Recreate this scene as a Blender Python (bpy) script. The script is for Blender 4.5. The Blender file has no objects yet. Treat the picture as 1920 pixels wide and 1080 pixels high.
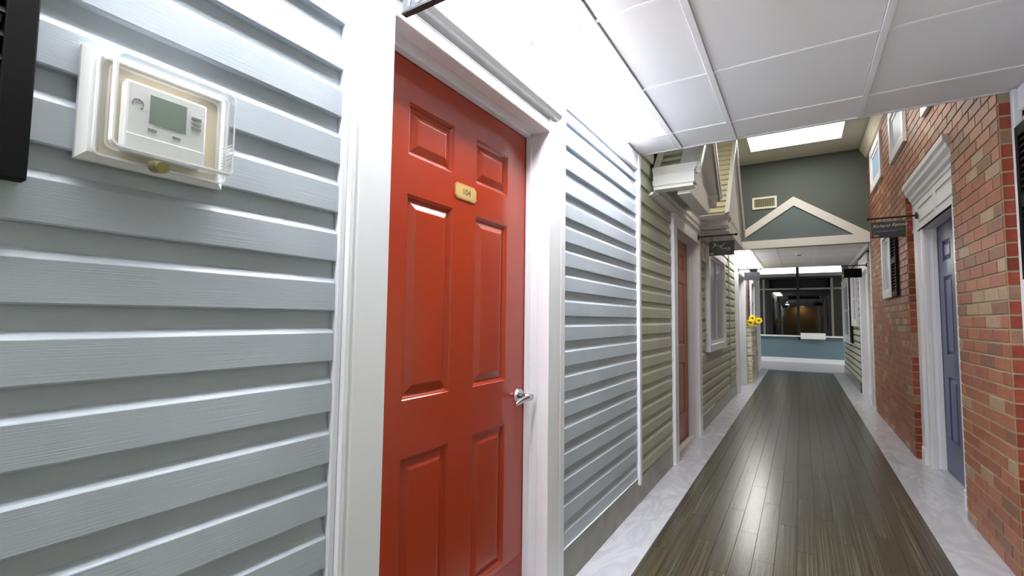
import bpy, math, random
from mathutils import Matrix, Vector
random.seed(7)
S = bpy.context.scene
COL = S.collection

# ------------------------------------------------------------------ camera, world, exposure
cd = bpy.data.cameras.new('camera'); cam = bpy.data.objects.new('camera', cd); COL.objects.link(cam)
H = 1.27
def _cam(yaw, pitch, roll):
    cy, sy, cp, sp, cr, sr = math.cos(yaw), math.sin(yaw), math.cos(pitch), math.sin(pitch), math.cos(roll), math.sin(roll)
    f = Vector((-sy, cy, 0)); r = Vector((cy, sy, 0)); u = Vector((0, 0, 1))
    f2 = cp*f + sp*u; u2 = -sp*f + cp*u
    r3 = cr*r + sr*u2; u3 = -sr*r + cr*u2
    return Matrix(((r3.x, u3.x, -f2.x, 0), (r3.y, u3.y, -f2.y, 0), (r3.z, u3.z, -f2.z, H), (0, 0, 0, 1)))
cam.matrix_world = _cam(.55644, .0638, .0127)
cd.sensor_width = 36; cd.lens = 36*870.5/1920; cd.clip_start = .02; cd.clip_end = 200
S.camera = cam
w = bpy.data.worlds.new('world'); S.world = w; w.use_nodes = True
w.node_tree.nodes['Background'].inputs[0].default_value = (.5, .55, .65, 1)
w.node_tree.nodes['Background'].inputs[1].default_value = .03
S.view_settings.view_transform = 'Standard'; S.view_settings.look = 'None'
S.view_settings.gamma = 1; S.view_settings.use_curve_mapping = False
S.view_settings.exposure = 1.25
LAMP = 18.0          # luminance of the near ceiling lamps
LAMP_FAR = 9.0
SKYLIGHT = 5.5

# ------------------------------------------------------------------ materials
def srgb(r, g, b):
    f = lambda c: (c/255/12.92) if c/255 <= .04045 else ((c/255+.055)/1.055)**2.4
    return (f(r), f(g), f(b), 1)
def mat(name, col, rough=.5, spec=.5, metal=0., var=None, vscale=(3, 3, 3), vdetail=3, bump=0., bscale=(60, 60, 60), objvar=None, coat=0., emit=None, distort=0.):
    m = bpy.data.materials.new(name); m.use_nodes = True
    nt = m.node_tree; N = nt.nodes; L = nt.links; b = N['Principled BSDF']
    b.inputs['Base Color'].default_value = col; b.inputs['Roughness'].default_value = rough
    b.inputs['Specular IOR Level'].default_value = spec; b.inputs['Metallic'].default_value = metal
    b.inputs['Coat Weight'].default_value = coat; b.inputs['Coat Roughness'].default_value = .12
    if emit:
        b.inputs['Emission Color'].default_value = emit[0]; b.inputs['Emission Strength'].default_value = emit[1]
    pos = N.new('ShaderNodeNewGeometry')
    oi = N.new('ShaderNodeObjectInfo')
    def coords(sc):
        mp = N.new('ShaderNodeMapping'); mp.inputs['Scale'].default_value = sc
        add = N.new('ShaderNodeVectorMath'); add.operation = 'ADD'
        mul = N.new('ShaderNodeMath'); mul.operation = 'MULTIPLY'; mul.inputs[1].default_value = 31.7 if objvar is not None else 0
        L.new(oi.outputs['Random'], mul.inputs[0])
        L.new(pos.outputs['Position'], add.inputs[0]); L.new(mul.outputs[0], add.inputs[1])
        L.new(add.outputs[0], mp.inputs[0]); return mp.outputs[0]
    last = None
    if var:
        n = N.new('ShaderNodeTexNoise'); n.inputs['Scale'].default_value = 1; n.inputs['Detail'].default_value = vdetail; n.inputs['Distortion'].default_value = distort
        L.new(coords(vscale), n.inputs['Vector'])
        cr = N.new('ShaderNodeValToRGB')
        el = cr.color_ramp.elements
        for i, (p, c) in enumerate(var):
            e = el[i] if i < 2 else el.new(p)
            e.position = p; e.color = c
        L.new(n.outputs['Fac'], cr.inputs[0]); last = cr.outputs[0]
    if objvar:
        cr = N.new('ShaderNodeValToRGB'); cr.color_ramp.interpolation = 'CONSTANT' if len(objvar) > 2 else 'LINEAR'
        el = cr.color_ramp.elements
        for i, (p, c) in enumerate(objvar):
            e = el[i] if i < 2 else el.new(p)
            e.position = p; e.color = c
        ad = N.new('ShaderNodeMath'); ad.operation = 'ADD'; fr = N.new('ShaderNodeMath'); fr.operation = 'FRACT'
        wn = N.new('ShaderNodeTexWhiteNoise'); wn.noise_dimensions = '3D'; L.new(oi.outputs['Location'], wn.inputs['Vector'])
        L.new(wn.outputs['Value'], ad.inputs[0]); L.new(pos.outputs['Random Per Island'], ad.inputs[1]); L.new(ad.outputs[0], fr.inputs[0])
        L.new(fr.outputs[0], cr.inputs[0])
        if last:
            mx = N.new('ShaderNodeMix'); mx.data_type = 'RGBA'; mx.blend_type = 'MULTIPLY'; mx.inputs[0].default_value = 1
            L.new(last, mx.inputs[6]); L.new(cr.outputs[0], mx.inputs[7]); last = mx.outputs[2]
        else: last = cr.outputs[0]
    if last: L.new(last, b.inputs['Base Color'])
    if bump:
        n = N.new('ShaderNodeTexNoise'); n.inputs['Scale'].default_value = 1; n.inputs['Detail'].default_value = 3
        L.new(coords(bscale), n.inputs['Vector'])
        bp = N.new('ShaderNodeBump'); bp.inputs['Strength'].default_value = bump; bp.inputs['Distance'].default_value = .002
        L.new(n.outputs['Fac'], bp.inputs['Height']); L.new(bp.outputs[0], b.inputs['Normal'])
    return m
def g(v, k=1.): return (v*k, v*k, v*k, 1)
white = mat('white_paint', srgb(226, 226, 231), .38, .5)
white_vinyl = mat('white_vinyl', srgb(227, 228, 234), .42, .4)
cream = mat('cream_paint', srgb(220, 216, 200), .5)
dormer_white = mat('dormer_white', srgb(222, 220, 216), .5)
blue_siding = mat('blue_grey_vinyl', srgb(172, 180, 190), .40, .45, bump=.22, bscale=(2, 5, 650), var=[(.3, srgb(168, 176, 186)), (.7, srgb(178, 186, 196))], vscale=(3, 3, 3))
olive_siding = mat('olive_vinyl', srgb(176, 178, 158), .45, .4, bump=.2, bscale=(9, 5, 600), var=[(.3, srgb(172, 174, 154)), (.7, srgb(181, 183, 163))], vscale=(3, 3, 3))
pale_siding = mat('pale_sage_vinyl', srgb(178, 180, 158), .45, .4, bump=.3, bscale=(9, 9, 420))
cream_siding = mat('cream_vinyl', srgb(205, 196, 160), .45, .4, bump=.3, bscale=(9, 9, 420))
olive_base = mat('olive_baseboard', srgb(104, 103, 84), .22, .5, var=[(.35, srgb(98, 97, 78)), (.65, srgb(112, 110, 90))], vscale=(6, 6, 6))
back_dark = mat('wall_backing', srgb(90, 92, 88), .8)
red_door = mat('red_door_paint', srgb(160, 49, 17), .25, .55, coat=.35, bump=.05, bscale=(90, 90, 30))
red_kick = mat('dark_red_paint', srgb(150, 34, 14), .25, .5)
terra_door = mat('terracotta_door_paint', srgb(158, 92, 66), .36, .5)
navy_door = mat('navy_door_paint', srgb(58, 70, 112), .3, .6)
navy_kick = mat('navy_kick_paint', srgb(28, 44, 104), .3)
white_door = mat('white_door_paint', srgb(220, 220, 224), .35)
chrome = mat('satin_chrome', srgb(205, 205, 208), .16, metal=1)
brass = mat('pale_brass', srgb(214, 180, 112), .42, metal=.45)
brass_edge = mat('brass_rim', srgb(232, 176, 118), .3, metal=.7)
ink = mat('engraved_black', srgb(70, 62, 44), .6)
olive_brass = mat('aged_brass', srgb(140, 134, 92), .35, metal=.6)
black = mat('black_vinyl', srgb(5, 5, 6), .6, .15)
iron = mat('black_iron', srgb(12, 11, 11), .5)
slate = mat('black_chalkboard', srgb(46, 46, 44), .55, var=[(.35, srgb(38, 38, 36)), (.7, srgb(62, 62, 58))], vscale=(9, 9, 9))
slate_grey = mat('grey_slate', srgb(78, 82, 90), .4)
chalk = mat('chalk', srgb(190, 188, 184), .9)
chalk_white = mat('chalk_white', srgb(240, 240, 250), .9)
chalk_smear = mat('chalk_smear', srgb(84, 88, 92), .9)
ceil_tile = mat('ceiling_tile', srgb(236, 234, 236), .85, .2, bump=.12, bscale=(300, 300, 300))
ceil_tee = mat('ceiling_tee', srgb(240, 239, 242), .5)
atrium_ceil = mat('atrium_ceiling_paint', srgb(196, 196, 184), .85)
atrium_wall = mat('sage_grey_paint', srgb(88, 95, 90), .7)
gable_lit_tone = mat('lit_gable_blue_grey', srgb(100, 112, 116), .7)  # wall paint made lighter and bluer: the gable's different lighting put into its colour
teal = mat('teal_paint', srgb(98, 122, 134), .55)
brick_m = mat('brick_face', g(1), .5, .35,
    objvar=[(0, srgb(162, 106, 82)), (.24, srgb(152, 96, 74)), (.46, srgb(166, 112, 86)), (.66, srgb(134, 96, 78)), (.78, srgb(168, 142, 116)), (.88, srgb(156, 100, 78))],
    var=[(.3, g(.82)), (.7, g(1.0))], vscale=(25, 25, 25), vdetail=6, bump=.5, bscale=(120, 120, 120))
brick_red = mat('brick_end_red', g(1), .45, .4,
    objvar=[(0, srgb(142, 62, 44)), (.3, srgb(128, 54, 38)), (.55, srgb(150, 70, 48)), (.9, srgb(148, 112, 90))],
    var=[(.3, g(.8)), (.62, g(1.0)), (.72, g(1.3))], vscale=(30, 30, 30), vdetail=6, bump=.4, bscale=(120, 120, 120))
mortar = mat('mortar', srgb(164, 150, 124), .9, .2, bump=.5, bscale=(250, 250, 250))
stone_m = mat('stacked_stone', g(1), .8, .3,
    objvar=[(0, srgb(230, 220, 192)), (.3, srgb(214, 202, 172)), (.5, srgb(242, 236, 216)), (.75, srgb(202, 190, 162))],
    var=[(.3, g(.75)), (.7, g(1.05))], vscale=(14, 14, 14), vdetail=6, bump=.8, bscale=(60, 60, 60))
marble = mat('whitewashed_tile', g(1), .24, .5, objvar=[(0, g(.8)), (1, g(.87))],
    var=[(.28, srgb(176, 176, 184)), (.44, srgb(204, 204, 212)), (.52, srgb(188, 188, 197)), (.72, srgb(212, 212, 219))], vscale=(4.5, 1.5, 1), vdetail=7, distort=1.6)
lobby_tile = mat('lobby_tile', srgb(150, 150, 156), .35)
lcd = mat('lcd', srgb(128, 142, 134), .3)
plastic = mat('white_plastic', srgb(232, 232, 232), .4)
plastic_tan = mat('tan_plastic', srgb(206, 194, 168), .5)
plastic_grey = mat('grey_print', srgb(140, 140, 140), .6)
pane_blue = mat('sky_blue_pane', srgb(150, 176, 204), .45, .4)
pane_grey = mat('grey_pane', srgb(158, 164, 174), .3, .5)
pane_dark = mat('dark_glass', srgb(5, 6, 8), .02, 1.0)
pane_dark.node_tree.nodes['Principled BSDF'].inputs['IOR'].default_value = 1.5
mullion_m = mat('grey_aluminium', srgb(124, 120, 130), .4, metal=.3)
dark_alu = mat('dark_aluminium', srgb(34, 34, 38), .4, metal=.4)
brown_shutter = mat('brown_shutter', srgb(128, 84, 76), .5)
leaf_m = mat('leaf_green', srgb(84, 104, 44), .6)
stem_m = mat('stem_green', srgb(96, 116, 52), .6)
petal_m = mat('sunflower_yellow', srgb(255, 216, 14), .6)
seed_m = mat('seed_brown', srgb(66, 38, 12), .8)
soil = mat('soil', srgb(60, 50, 38), .9)
warm_wall = mat('warm_wall', srgb(200, 170, 130), .7)

def floor_mat():
    m = bpy.data.materials.new('striated_plank'); m.use_nodes = True
    nt = m.node_tree; N = nt.nodes; L = nt.links; b = N['Principled BSDF']
    pos = N.new('ShaderNodeNewGeometry'); oi = N.new('ShaderNodeObjectInfo')
    mul = N.new('ShaderNodeMath'); mul.operation = 'MULTIPLY'; mul.inputs[1].default_value = 57
    L.new(oi.outputs['Random'], mul.inputs[0])
    add = N.new('ShaderNodeVectorMath'); add.operation = 'ADD'
    L.new(pos.outputs['Position'], add.inputs[0]); L.new(mul.outputs[0], add.inputs[1])
    def noise(sc, det=2, rough=.5):
        mp = N.new('ShaderNodeMapping'); mp.inputs['Scale'].default_value = sc; L.new(add.outputs[0], mp.inputs[0])
        n = N.new('ShaderNodeTexNoise'); n.inputs['Scale'].default_value = 1; n.inputs['Detail'].default_value = det; n.inputs['Roughness'].default_value = rough
        L.new(mp.outputs[0], n.inputs['Vector']); return n.outputs['Fac']
    s1 = noise((190, .55, 1), 3, .7)
    cr = N.new('ShaderNodeValToRGB'); el = cr.color_ramp.elements
    el[0].position = .3; el[0].color = srgb(38, 34, 26); el[1].position = .5; el[1].color = srgb(62, 59, 46)
    e = el.new(.62); e.color = srgb(90, 87, 68); e = el.new(.75); e.color = srgb(126, 121, 98)
    L.new(s1, cr.inputs[0])
    s2 = noise((16, .7, 1), 2)
    cr2 = N.new('ShaderNodeValToRGB'); el = cr2.color_ramp.elements
    el[0].position = .35; el[0].color = (.8, .68, .58, 1); el[1].position = .6; el[1].color = (1, 1, 1, 1); L.new(s2, cr2.inputs[0])
    mx = N.new('ShaderNodeMix'); mx.data_type = 'RGBA'; mx.blend_type = 'MULTIPLY'; mx.inputs[0].default_value = 1
    L.new(cr.outputs[0], mx.inputs[6]); L.new(cr2.outputs[0], mx.inputs[7])
    L.new(mx.outputs[2], b.inputs['Base Color'])
    b.inputs['Roughness'].default_value = .25; b.inputs['Specular IOR Level'].default_value = .5
    n3 = noise((9, 9, 1), 4, .7)
    bp = N.new('ShaderNodeBump'); bp.inputs['Strength'].default_value = .22; bp.inputs['Distance'].default_value = .004
    L.new(n3, bp.inputs['Height']); L.new(bp.outputs[0], b.inputs['Normal'])
    return m
plank_m = floor_mat()
def emis(name, col, st):
    m = bpy.data.materials.new(name); m.use_nodes = True; N = m.node_tree.nodes; N.clear()
    e = N.new('ShaderNodeEmission'); o = N.new('ShaderNodeOutputMaterial'); e.inputs[0].default_value = col; e.inputs[1].default_value = st
    m.node_tree.links.new(e.outputs[0], o.inputs[0]); return m
lamp_m = emis('lamp_diffuser', (.97, .985, 1, 1), LAMP)
lamp_far_m = emis('lamp_diffuser_far', (1, .985, .95, 1), LAMP_FAR)
sky_m = emis('skylight_diffuser', (1, .965, .87, 1), SKYLIGHT)
warm_lamp = emis('warm_lamp', (1, .72, .4, 1), 16)
hall_fill_m = emis('hall_fill_diffuser', (1, .98, .95, 1), 22)  # glow of the unseen panels added to light the cross hall
strip_m = emis('strip_diffuser', (1, .98, .95, 1), 1.3)
def acrylic():
    m = bpy.data.materials.new('clear_acrylic'); m.use_nodes = True; N = m.node_tree.nodes; L = m.node_tree.links; N.clear()
    o = N.new('ShaderNodeOutputMaterial'); t = N.new('ShaderNodeBsdfTransparent'); t.inputs[0].default_value = (.96, .965, .965, 1)
    gl = N.new('ShaderNodeBsdfGlossy'); gl.inputs['Roughness'].default_value = .06
    f = N.new('ShaderNodeLayerWeight'); pw = N.new('ShaderNodeMath'); pw.operation = 'POWER'; pw.inputs[1].default_value = 4
    ma = N.new('ShaderNodeMath'); ma.operation = 'MULTIPLY_ADD'; ma.inputs[1].default_value = .5; ma.inputs[2].default_value = .04
    L.new(f.outputs['Facing'], pw.inputs[0]); L.new(pw.outputs[0], ma.inputs[0])
    mx = N.new('ShaderNodeMixShader'); L.new(ma.outputs[0], mx.inputs[0]); L.new(t.outputs[0], mx.inputs[1]); L.new(gl.outputs[0], mx.inputs[2]); L.new(mx.outputs[0], o.inputs[0])
    return m
clear = acrylic()
def frosted():
    m = bpy.data.materials.new('acrylic_edge'); m.use_nodes = True; N = m.node_tree.nodes; L = m.node_tree.links; N.clear()
    o = N.new('ShaderNodeOutputMaterial'); t = N.new('ShaderNodeBsdfTransparent'); p = N.new('ShaderNodeBsdfPrincipled')
    p.inputs['Base Color'].default_value = srgb(250, 250, 252); p.inputs['Roughness'].default_value = .3
    mx = N.new('ShaderNodeMixShader'); mx.inputs[0].default_value = .7
    L.new(t.outputs[0], mx.inputs[1]); L.new(p.outputs[0], mx.inputs[2]); L.new(mx.outputs[0], o.inputs[0]); return m
clear_edge = frosted()

# ------------------------------------------------------------------ mesh helpers
WORLD = {}
class MB:
    def __init__(s): s.v = []; s.f = []
    def add(s, vs, fs):
        n = len(s.v); s.v += [tuple(p) for p in vs]; s.f += [tuple(i+n for i in f) for f in fs]; return s
    def box(s, x0, x1, y0, y1, z0, z1):
        x0, x1 = min(x0, x1), max(x0, x1); y0, y1 = min(y0, y1), max(y0, y1); z0, z1 = min(z0, z1), max(z0, z1)
        return s.add([(x0,y0,z0),(x1,y0,z0),(x1,y1,z0),(x0,y1,z0),(x0,y0,z1),(x1,y0,z1),(x1,y1,z1),(x0,y1,z1)],
                     [(0,3,2,1),(4,5,6,7),(0,1,5,4),(1,2,6,5),(2,3,7,6),(3,0,4,7)])
    def prism(s, prof, axis, a0, a1):      # prof: 2D outline in the two other axes (order x,y,z without axis)
        n = len(prof)
        def P(p, a):
            return {'x': (a, p[0], p[1]), 'y': (p[0], a, p[1]), 'z': (p[0], p[1], a)}[axis]
        area = sum(prof[i][0]*prof[(i+1) % n][1]-prof[(i+1) % n][0]*prof[i][1] for i in range(n))
        flip = (area < 0) ^ (axis == 'y') ^ (a1 < a0)
        vs = [P(p, a0) for p in prof]+[P(p, a1) for p in prof]
        fs = [tuple(reversed(range(n))), tuple(range(n, 2*n))]+[(i, (i+1) % n, (i+1) % n+n, i+n) for i in range(n)]
        if flip: fs = [tuple(reversed(f)) for f in fs]
        return s.add(vs, fs)
    def tube(s, p0, p1, r, n=10, r1=None):
        p0, p1 = Vector(p0), Vector(p1); d = (p1-p0).normalized(); r1 = r if r1 is None else r1
        a = d.orthogonal().normalized(); b = d.cross(a)
        vs = [p0+r*(math.cos(t)*a+math.sin(t)*b) for t in [2*math.pi*i/n for i in range(n)]]
        vs += [p1+r1*(math.cos(t)*a+math.sin(t)*b) for t in [2*math.pi*i/n for i in range(n)]]
        return s.add(vs, [tuple(reversed(range(n))), tuple(range(n, 2*n))]+[(i, (i+1) % n, (i+1) % n+n, i+n) for i in range(n)])
    def build(s, name, m, parent=None, label=None, cat=None, group=None, kind=None, origin=(0, 0, 0), bevel=0, smooth=False):
        me = bpy.data.meshes.new(name)
        o0 = Vector(WORLD[parent]) if parent is not None else Vector(origin)
        me.from_pydata([tuple(Vector(p)-o0) for p in s.v], [], s.f); me.update()
        me.materials.append(m)
        if smooth:
            for p in me.polygons: p.use_smooth = True
        o = bpy.data.objects.new(name, me); COL.objects.link(o)
        if parent is not None: o.parent = parent
        else: o.location = o0
        WORLD[o] = tuple(o0)
        tag(o, label, cat, group, kind)
        if bevel:
            bv = o.modifiers.new('bevel', 'BEVEL'); bv.width = bevel; bv.segments = 2; bv.limit_method = 'ANGLE'
        return o
def tag(o, label=None, cat=None, group=None, kind=None):
    if label: o['label'] = label
    if cat: o['category'] = cat
    if group: o['group'] = group
    if kind: o['kind'] = kind
def empty(name, loc, label, cat, group=None, kind=None):
    o = bpy.data.objects.new(name, None); COL.objects.link(o); o.location = loc; WORLD[o] = tuple(loc)
    o.empty_display_size = .1; tag(o, label, cat, group, kind); return o
def inst(name, me, loc, parent):
    o = bpy.data.objects.new(name, me); COL.objects.link(o); o.parent = parent
    o.location = Vector(loc)-Vector(WORLD[parent]); WORLD[o] = tuple(loc); return o
def boxmesh(name, dx, dy, dz, m, ch=0.):
    b = MB()
    if ch: # chamfer on the face looking to -x and +x alike: a simple frustum pair
        x, y, z = dx/2, dy/2, dz/2
        b.add([(-x, -y+ch, -z+ch), (-x, y-ch, -z+ch), (-x, y-ch, z-ch), (-x, -y+ch, z-ch),
               (-x+ch, -y, -z), (-x+ch, y, -z), (-x+ch, y, z), (-x+ch, -y, z),
               (x, -y, -z), (x, y, -z), (x, y, z), (x, -y, z)],
              [(3, 2, 1, 0)[::-1][::-1], (0, 1, 5, 4), (1, 2, 6, 5), (2, 3, 7, 6), (3, 0, 4, 7), (4, 5, 9, 8), (5, 6, 10, 9), (6, 7, 11, 10), (7, 4, 8, 11), (8, 9, 10, 11)])
    else: b.box(-dx/2, dx/2, -dy/2, dy/2, -dz/2, dz/2)
    me = bpy.data.meshes.new(name); me.from_pydata(b.v, [], b.f); me.update(); me.materials.append(m); return me
def text_mesh(name, body, size, shear, m, parent, origin, right, up, extr=.0008, align='CENTER', kind=None):
    cu = bpy.data.curves.new(name, 'FONT'); cu.body = body; cu.size = size; cu.shear = shear; cu.extrude = extr; cu.align_x = align; cu.align_y = 'CENTER'
    to = bpy.data.objects.new(name, cu); COL.objects.link(to)
    dg = bpy.context.evaluated_depsgraph_get(); me = bpy.data.meshes.new_from_object(to.evaluated_get(dg))
    bpy.data.objects.remove(to)
    r = Vector(right).normalized(); u = Vector(up).normalized(); n = r.cross(u)
    Mx = Matrix(((r.x, u.x, n.x, 0), (r.y, u.y, n.y, 0), (r.z, u.z, n.z, 0), (0, 0, 0, 1)))
    me.transform(Matrix.Translation(Vector(origin)-Vector(WORLD[parent])) @ Mx)
    me.materials.clear(); me.materials.append(m)
    o = bpy.data.objects.new(name, me); COL.objects.link(o); o.parent = parent; WORLD[o] = WORLD[parent]
    return o
def stroke(name, pts, wd, m, parent, origin, right, up):      # a chalk line: flat ribbon with thickness
    r = Vector(right); u = Vector(up); n = r.cross(u); b = MB(); o0 = Vector(origin)
    for run in pts:
        for (x0, y0), (x1, y1) in zip(run, run[1:]):
            a, c = o0+r*x0+u*y0, o0+r*x1+u*y1
            b.tube(a, c, wd, 5)
    return b.build(name, m, parent)

# ------------------------------------------------------------------ key planes
XL, XR, XRN = -.98, .889, .965          # left wall face, brick face, near right wall face
ZC = 2.46                                # dropped ceiling
YE = 3.305                               # its edge
ZA = 3.86                                # atrium ceiling
YB = 8.5                                 # end of the atrium

# ================================================================== STRUCTURE
# floor
fl = MB().box(-1.3, 1.3, -10, 14.0, -.12, -.004).build('floor', mat('subfloor', srgb(26, 24, 20), .6), label='corridor floor of dark striated planks between pale tile borders', cat='floor', kind='structure')
PW, PL = .0992, .914
pm = boxmesh('floor_plank', PW-.0026, PL-.003, .01, plank_m)
npk = 0
for i in range(14):
    off = (i*.37) % 1*PL
    x = -.744+PW*(i+.5); y = .9-off
    while y < 14.0-.02:
        y0, y1 = y, min(y+PL, 14.0)
        if y1 > .9:
            if y1-y0 > PL-.01: inst('floor_plank', pm, (x, (y0+y1)/2, -.005), fl)
            elif y1-y0 > .03: inst('floor_plank', boxmesh('floor_plank', PW-.0026, y1-y0-.003, .01, plank_m), (x, (y0+y1)/2, -.005), fl)
        y += PL
MB().box(-.744, .645, -10, .9-PL*1.0, -.01, -.0002).build('floor_planks_behind', plank_m, fl, kind='stuff')
for x0, x1 in ((-1.13, -.7452), (.6462, 1.1)):
    y = -1.0
    while y < 14.0:
        tm = MB().box(x0, x1, y+.0006, min(y+.914, 14.0)-.0006, -.012, .001).build('border_tile', marble, fl)
        y += .914
    MB().box(x0, x1, -10, -1.001, -.012, .001).build('border_tile', marble, fl)
MB().box(-4.5, 4.5, 14.0, 17.0, -.12, 0).build('floor', lobby_tile, label='pale tiled floor of the cross hall before the big dark window', cat='floor', kind='structure')

# left wall backing with door openings
D1 = (.895, 1.845, 2.12); D2 = (4.41, 5.46, 2.12); D4 = (9.18, 10.33, 2.12)
wl = MB()
J = .022
segs = [(-10, D1[0]-J), (D1[1]+J, D2[0]-J), (D2[1]+J, D4[0]-J), (D4[1]+J, 14.2)]
for a, b in segs: wl.box(-1.12, -.996, a, b, 0, ZA if a > 2 else 2.9)
for d in (D1, D2, D4): wl.box(-1.12, -.996, d[0]-J, d[1]+J, d[2]+J, ZA if d[0] > 2 else 2.9)
WL = wl.build('wall_left', back_dark, label='left corridor wall clad in blue-grey then olive lap siding', cat='wall', kind='structure')

CH = .1222; Z0S = .181
def siding_prof(z0, z1, X, sg, full=True):     # sg=+1: face looks to +x
    d = lambda v: X+sg*v
    h = z1-z0
    return [(d(-.014), z0), (d(.003), z0), (d(.0045), z0+.003), (d(.0035), z0+h*.56), (d(.0025), z0+h*.575), (d(-.0085), z0+h*.69), (d(-.0115), z1+.004), (d(-.0165), z1+.004)]
def siding(y0, y1, X, sg, m, parent, ztop, z0=Z0S, name='siding_board', kind=None, joined=False):
    z = z0; jb = MB()
    while z < ztop-.01:
        z1 = min(z+CH, ztop)
        if z1-z < .04: break
        b = jb if joined else MB()
        b.prism(siding_prof(z, z1, X, sg), 'y', y0, y1)
        if not joined: b.build(name, m, parent)
        z += CH
    if joined: jb.build(name, m, parent, kind=kind)
FRZ = 2.337
siding(-1.2, .742, XL, 1, blue_siding, WL, FRZ)
siding(2.045, 3.232, XL, 1, blue_siding, WL, FRZ)
siding(3.318, 4.262, XL, 1, olive_siding, WL, 2.381)
siding(3.318, 8.5, XL, 1, olive_siding, WL, ZA, z0=Z0S+CH*18)
siding(5.64, 8.19, XL, 1, olive_siding, WL, 2.38)
siding(8.225, 8.99, XL, 1, olive_siding, WL, 2.44)
siding(10.6, 14.2, XL, 1, olive_siding, WL, 2.44)
MB().box(-.995, -.972, -10, -1.2, .18, FRZ).build('siding_behind', blue_siding, WL)
# J-channels, corner posts, frieze, baseboards
def trimbox(x0, x1, y0, y1, z0, z1, name, m, parent, bevel=.003): return MB().box(x0, x1, y0, y1, z0, z1).build(name, m, parent, bevel=bevel)
trimbox(-1.0, -.964, -10, 3.23, FRZ, ZC-.003, 'frieze_board', white, WL)
trimbox(-.996, -.957, 3.234, 3.272, .135, ZC-.004, 'corner_trim', white_vinyl, WL)
trimbox(-.996, -.966, 3.274, 3.313, .145, ZC-.004, 'corner_trim', white_vinyl, WL)
trimbox(-.996, -.966, 8.192, 8.222, .18, 2.44, 'siding_joint', olive_siding, WL)
trimbox(-.996, -.963, 8.99, 9.03, 0.03, 2.44, 'corner_trim', white_vinyl, WL)
tn = 0
for (a, b) in ((-10, .742), (2.045, 3.3), (3.3, 4.262), (5.64, 8.99), (10.6, 14.2)):
    MB().prism([(-.996, 0), (-.975, 0), (-.975, .172), (-.979, .178), (-.996, .178)], 'y', a, b).build('baseboard_left', olive_base, label='dark olive baseboard along the left wall, stretch %s' % ['before the red door', 'just after the red door', 'before the second door', 'under the white window', 'beyond the white door'][tn], cat='baseboard', kind='structure')
    tn += 1
# reflective bright line atop the baseboard, put in as a white strip
for a, b in ((2.045, 3.23), (5.64, 6.6)):
    MB().box(-.985, -.971, a, b, .1785, .184).build('bright_line_strip', white_vinyl, WL)

# ---- dropped ceiling 1
CE = MB().box(-1.12, 1.2, -10, YE-.02, ZC+.03, ZC+.09).build('ceiling', ceil_tile, label='dropped tile ceiling over the near part of the corridor', cat='ceiling', kind='structure')
ylines = [3.0-.655*i for i in range(0, 20)]
xcols = [(-.667, -.357), (-.331, .305), (.331, .985)]
for i, y1 in enumerate([YE-.012]+ylines[:-1]):
    y0 = ylines[0] if i == 0 else ylines[i]
    for (a, b) in ([(-.98, -.70)] if i == 0 or i > 4 else [])+xcols:
        if i > 7: continue
        MB().box(a+.003, b-.003, y0+.006, y1-.006, ZC+.003, ZC+.02).build('ceiling_tile', ceil_tile, CE)
MB().box(-.98, .985, -10, ylines[7]-.01, ZC+.003, ZC+.02).build('ceiling_tiles_behind', ceil_tile, CE)
for x in (-.684, -.344, .318):
    MB().box(x-.0135, x+.0135, ylines[7], YE-.01, ZC-.004, ZC+.012).build('ceiling_runner', ceil_tee, CE, bevel=.001)
for y in ylines[:7]:
    for (a, b) in [(-.672, -.357), (-.331, .305), (.331, .985)]:
        MB().box(a, b, y-.009, y+.009, ZC-.002, ZC+.012).build('ceiling_cross_tee', ceil_tee, CE)
MB().box(-.98, -.70, 2.991, 3.009, ZC-.002, ZC+.012).build('ceiling_cross_tee', ceil_tee, CE)
MB().box(-.98, -.70, .38-.285, .38-.27, ZC-.002, ZC+.012).build('ceiling_cross_tee', ceil_tee, CE)
MB().prism([(YE-.012, ZC-.004), (YE, ZC-.004), (YE, ZC+.2), (YE-.012, ZC+.2)], 'x', -.98, 1.05).build('edge_trim', white, CE, bevel=.001)
MB().box(-1.1, 1.1, YE-.03, YE+.0, ZC+.05, ZA+.02).build('wall_front', atrium_wall, label='high wall closing the atrium above the near dropped ceiling', cat='wall', kind='structure')

def light(x0, x1, y0, y1, z, m, label, group, name='ceiling_light'):
    t = empty(name, ((x0+x1)/2, (y0+y1)/2, z), label, 'ceiling light', group)
    MB().box(x0+.004, x1-.004, y0+.004, y1-.004, z+.002, z+.006).build('diffuser', m, t)
    f = MB()
    for a, b, c, d in ((x0, x0+.004, y0, y1), (x1-.004, x1, y0, y1), (x0+.004, x1-.004, y0, y0+.004), (x0+.004, x1-.004, y1-.004, y1)): f.box(a, b, c, d, z-.0005, z+.03)
    f.box(x0, x1, y0, y1, z+.02, z+.03)
    f.build('frame', white, t)
    return t
lg = 'slim panel lights along the left wall'
l1 = light(-.978, -.703, 1.692, 2.99, ZC, lamp_m, 'glowing slim ceiling panel beside the left wall just past the red door', lg)
MB().box(-.972, -.962, 1.66, 1.71, ZC-.004, ZC).build('latch', dark_alu, l1)
light(-.978, -.703, .378, 1.688, ZC, lamp_m, 'glowing slim ceiling panel directly above the red door', lg)
light(-.978, -.703, -.92, .37, ZC, lamp_m, 'slim ceiling panel above the thermostat, out of view', lg)
light(-.978, -.703, -5.4, -4.1, ZC, lamp_m, 'slim ceiling panel behind the photographer', lg)

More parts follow.
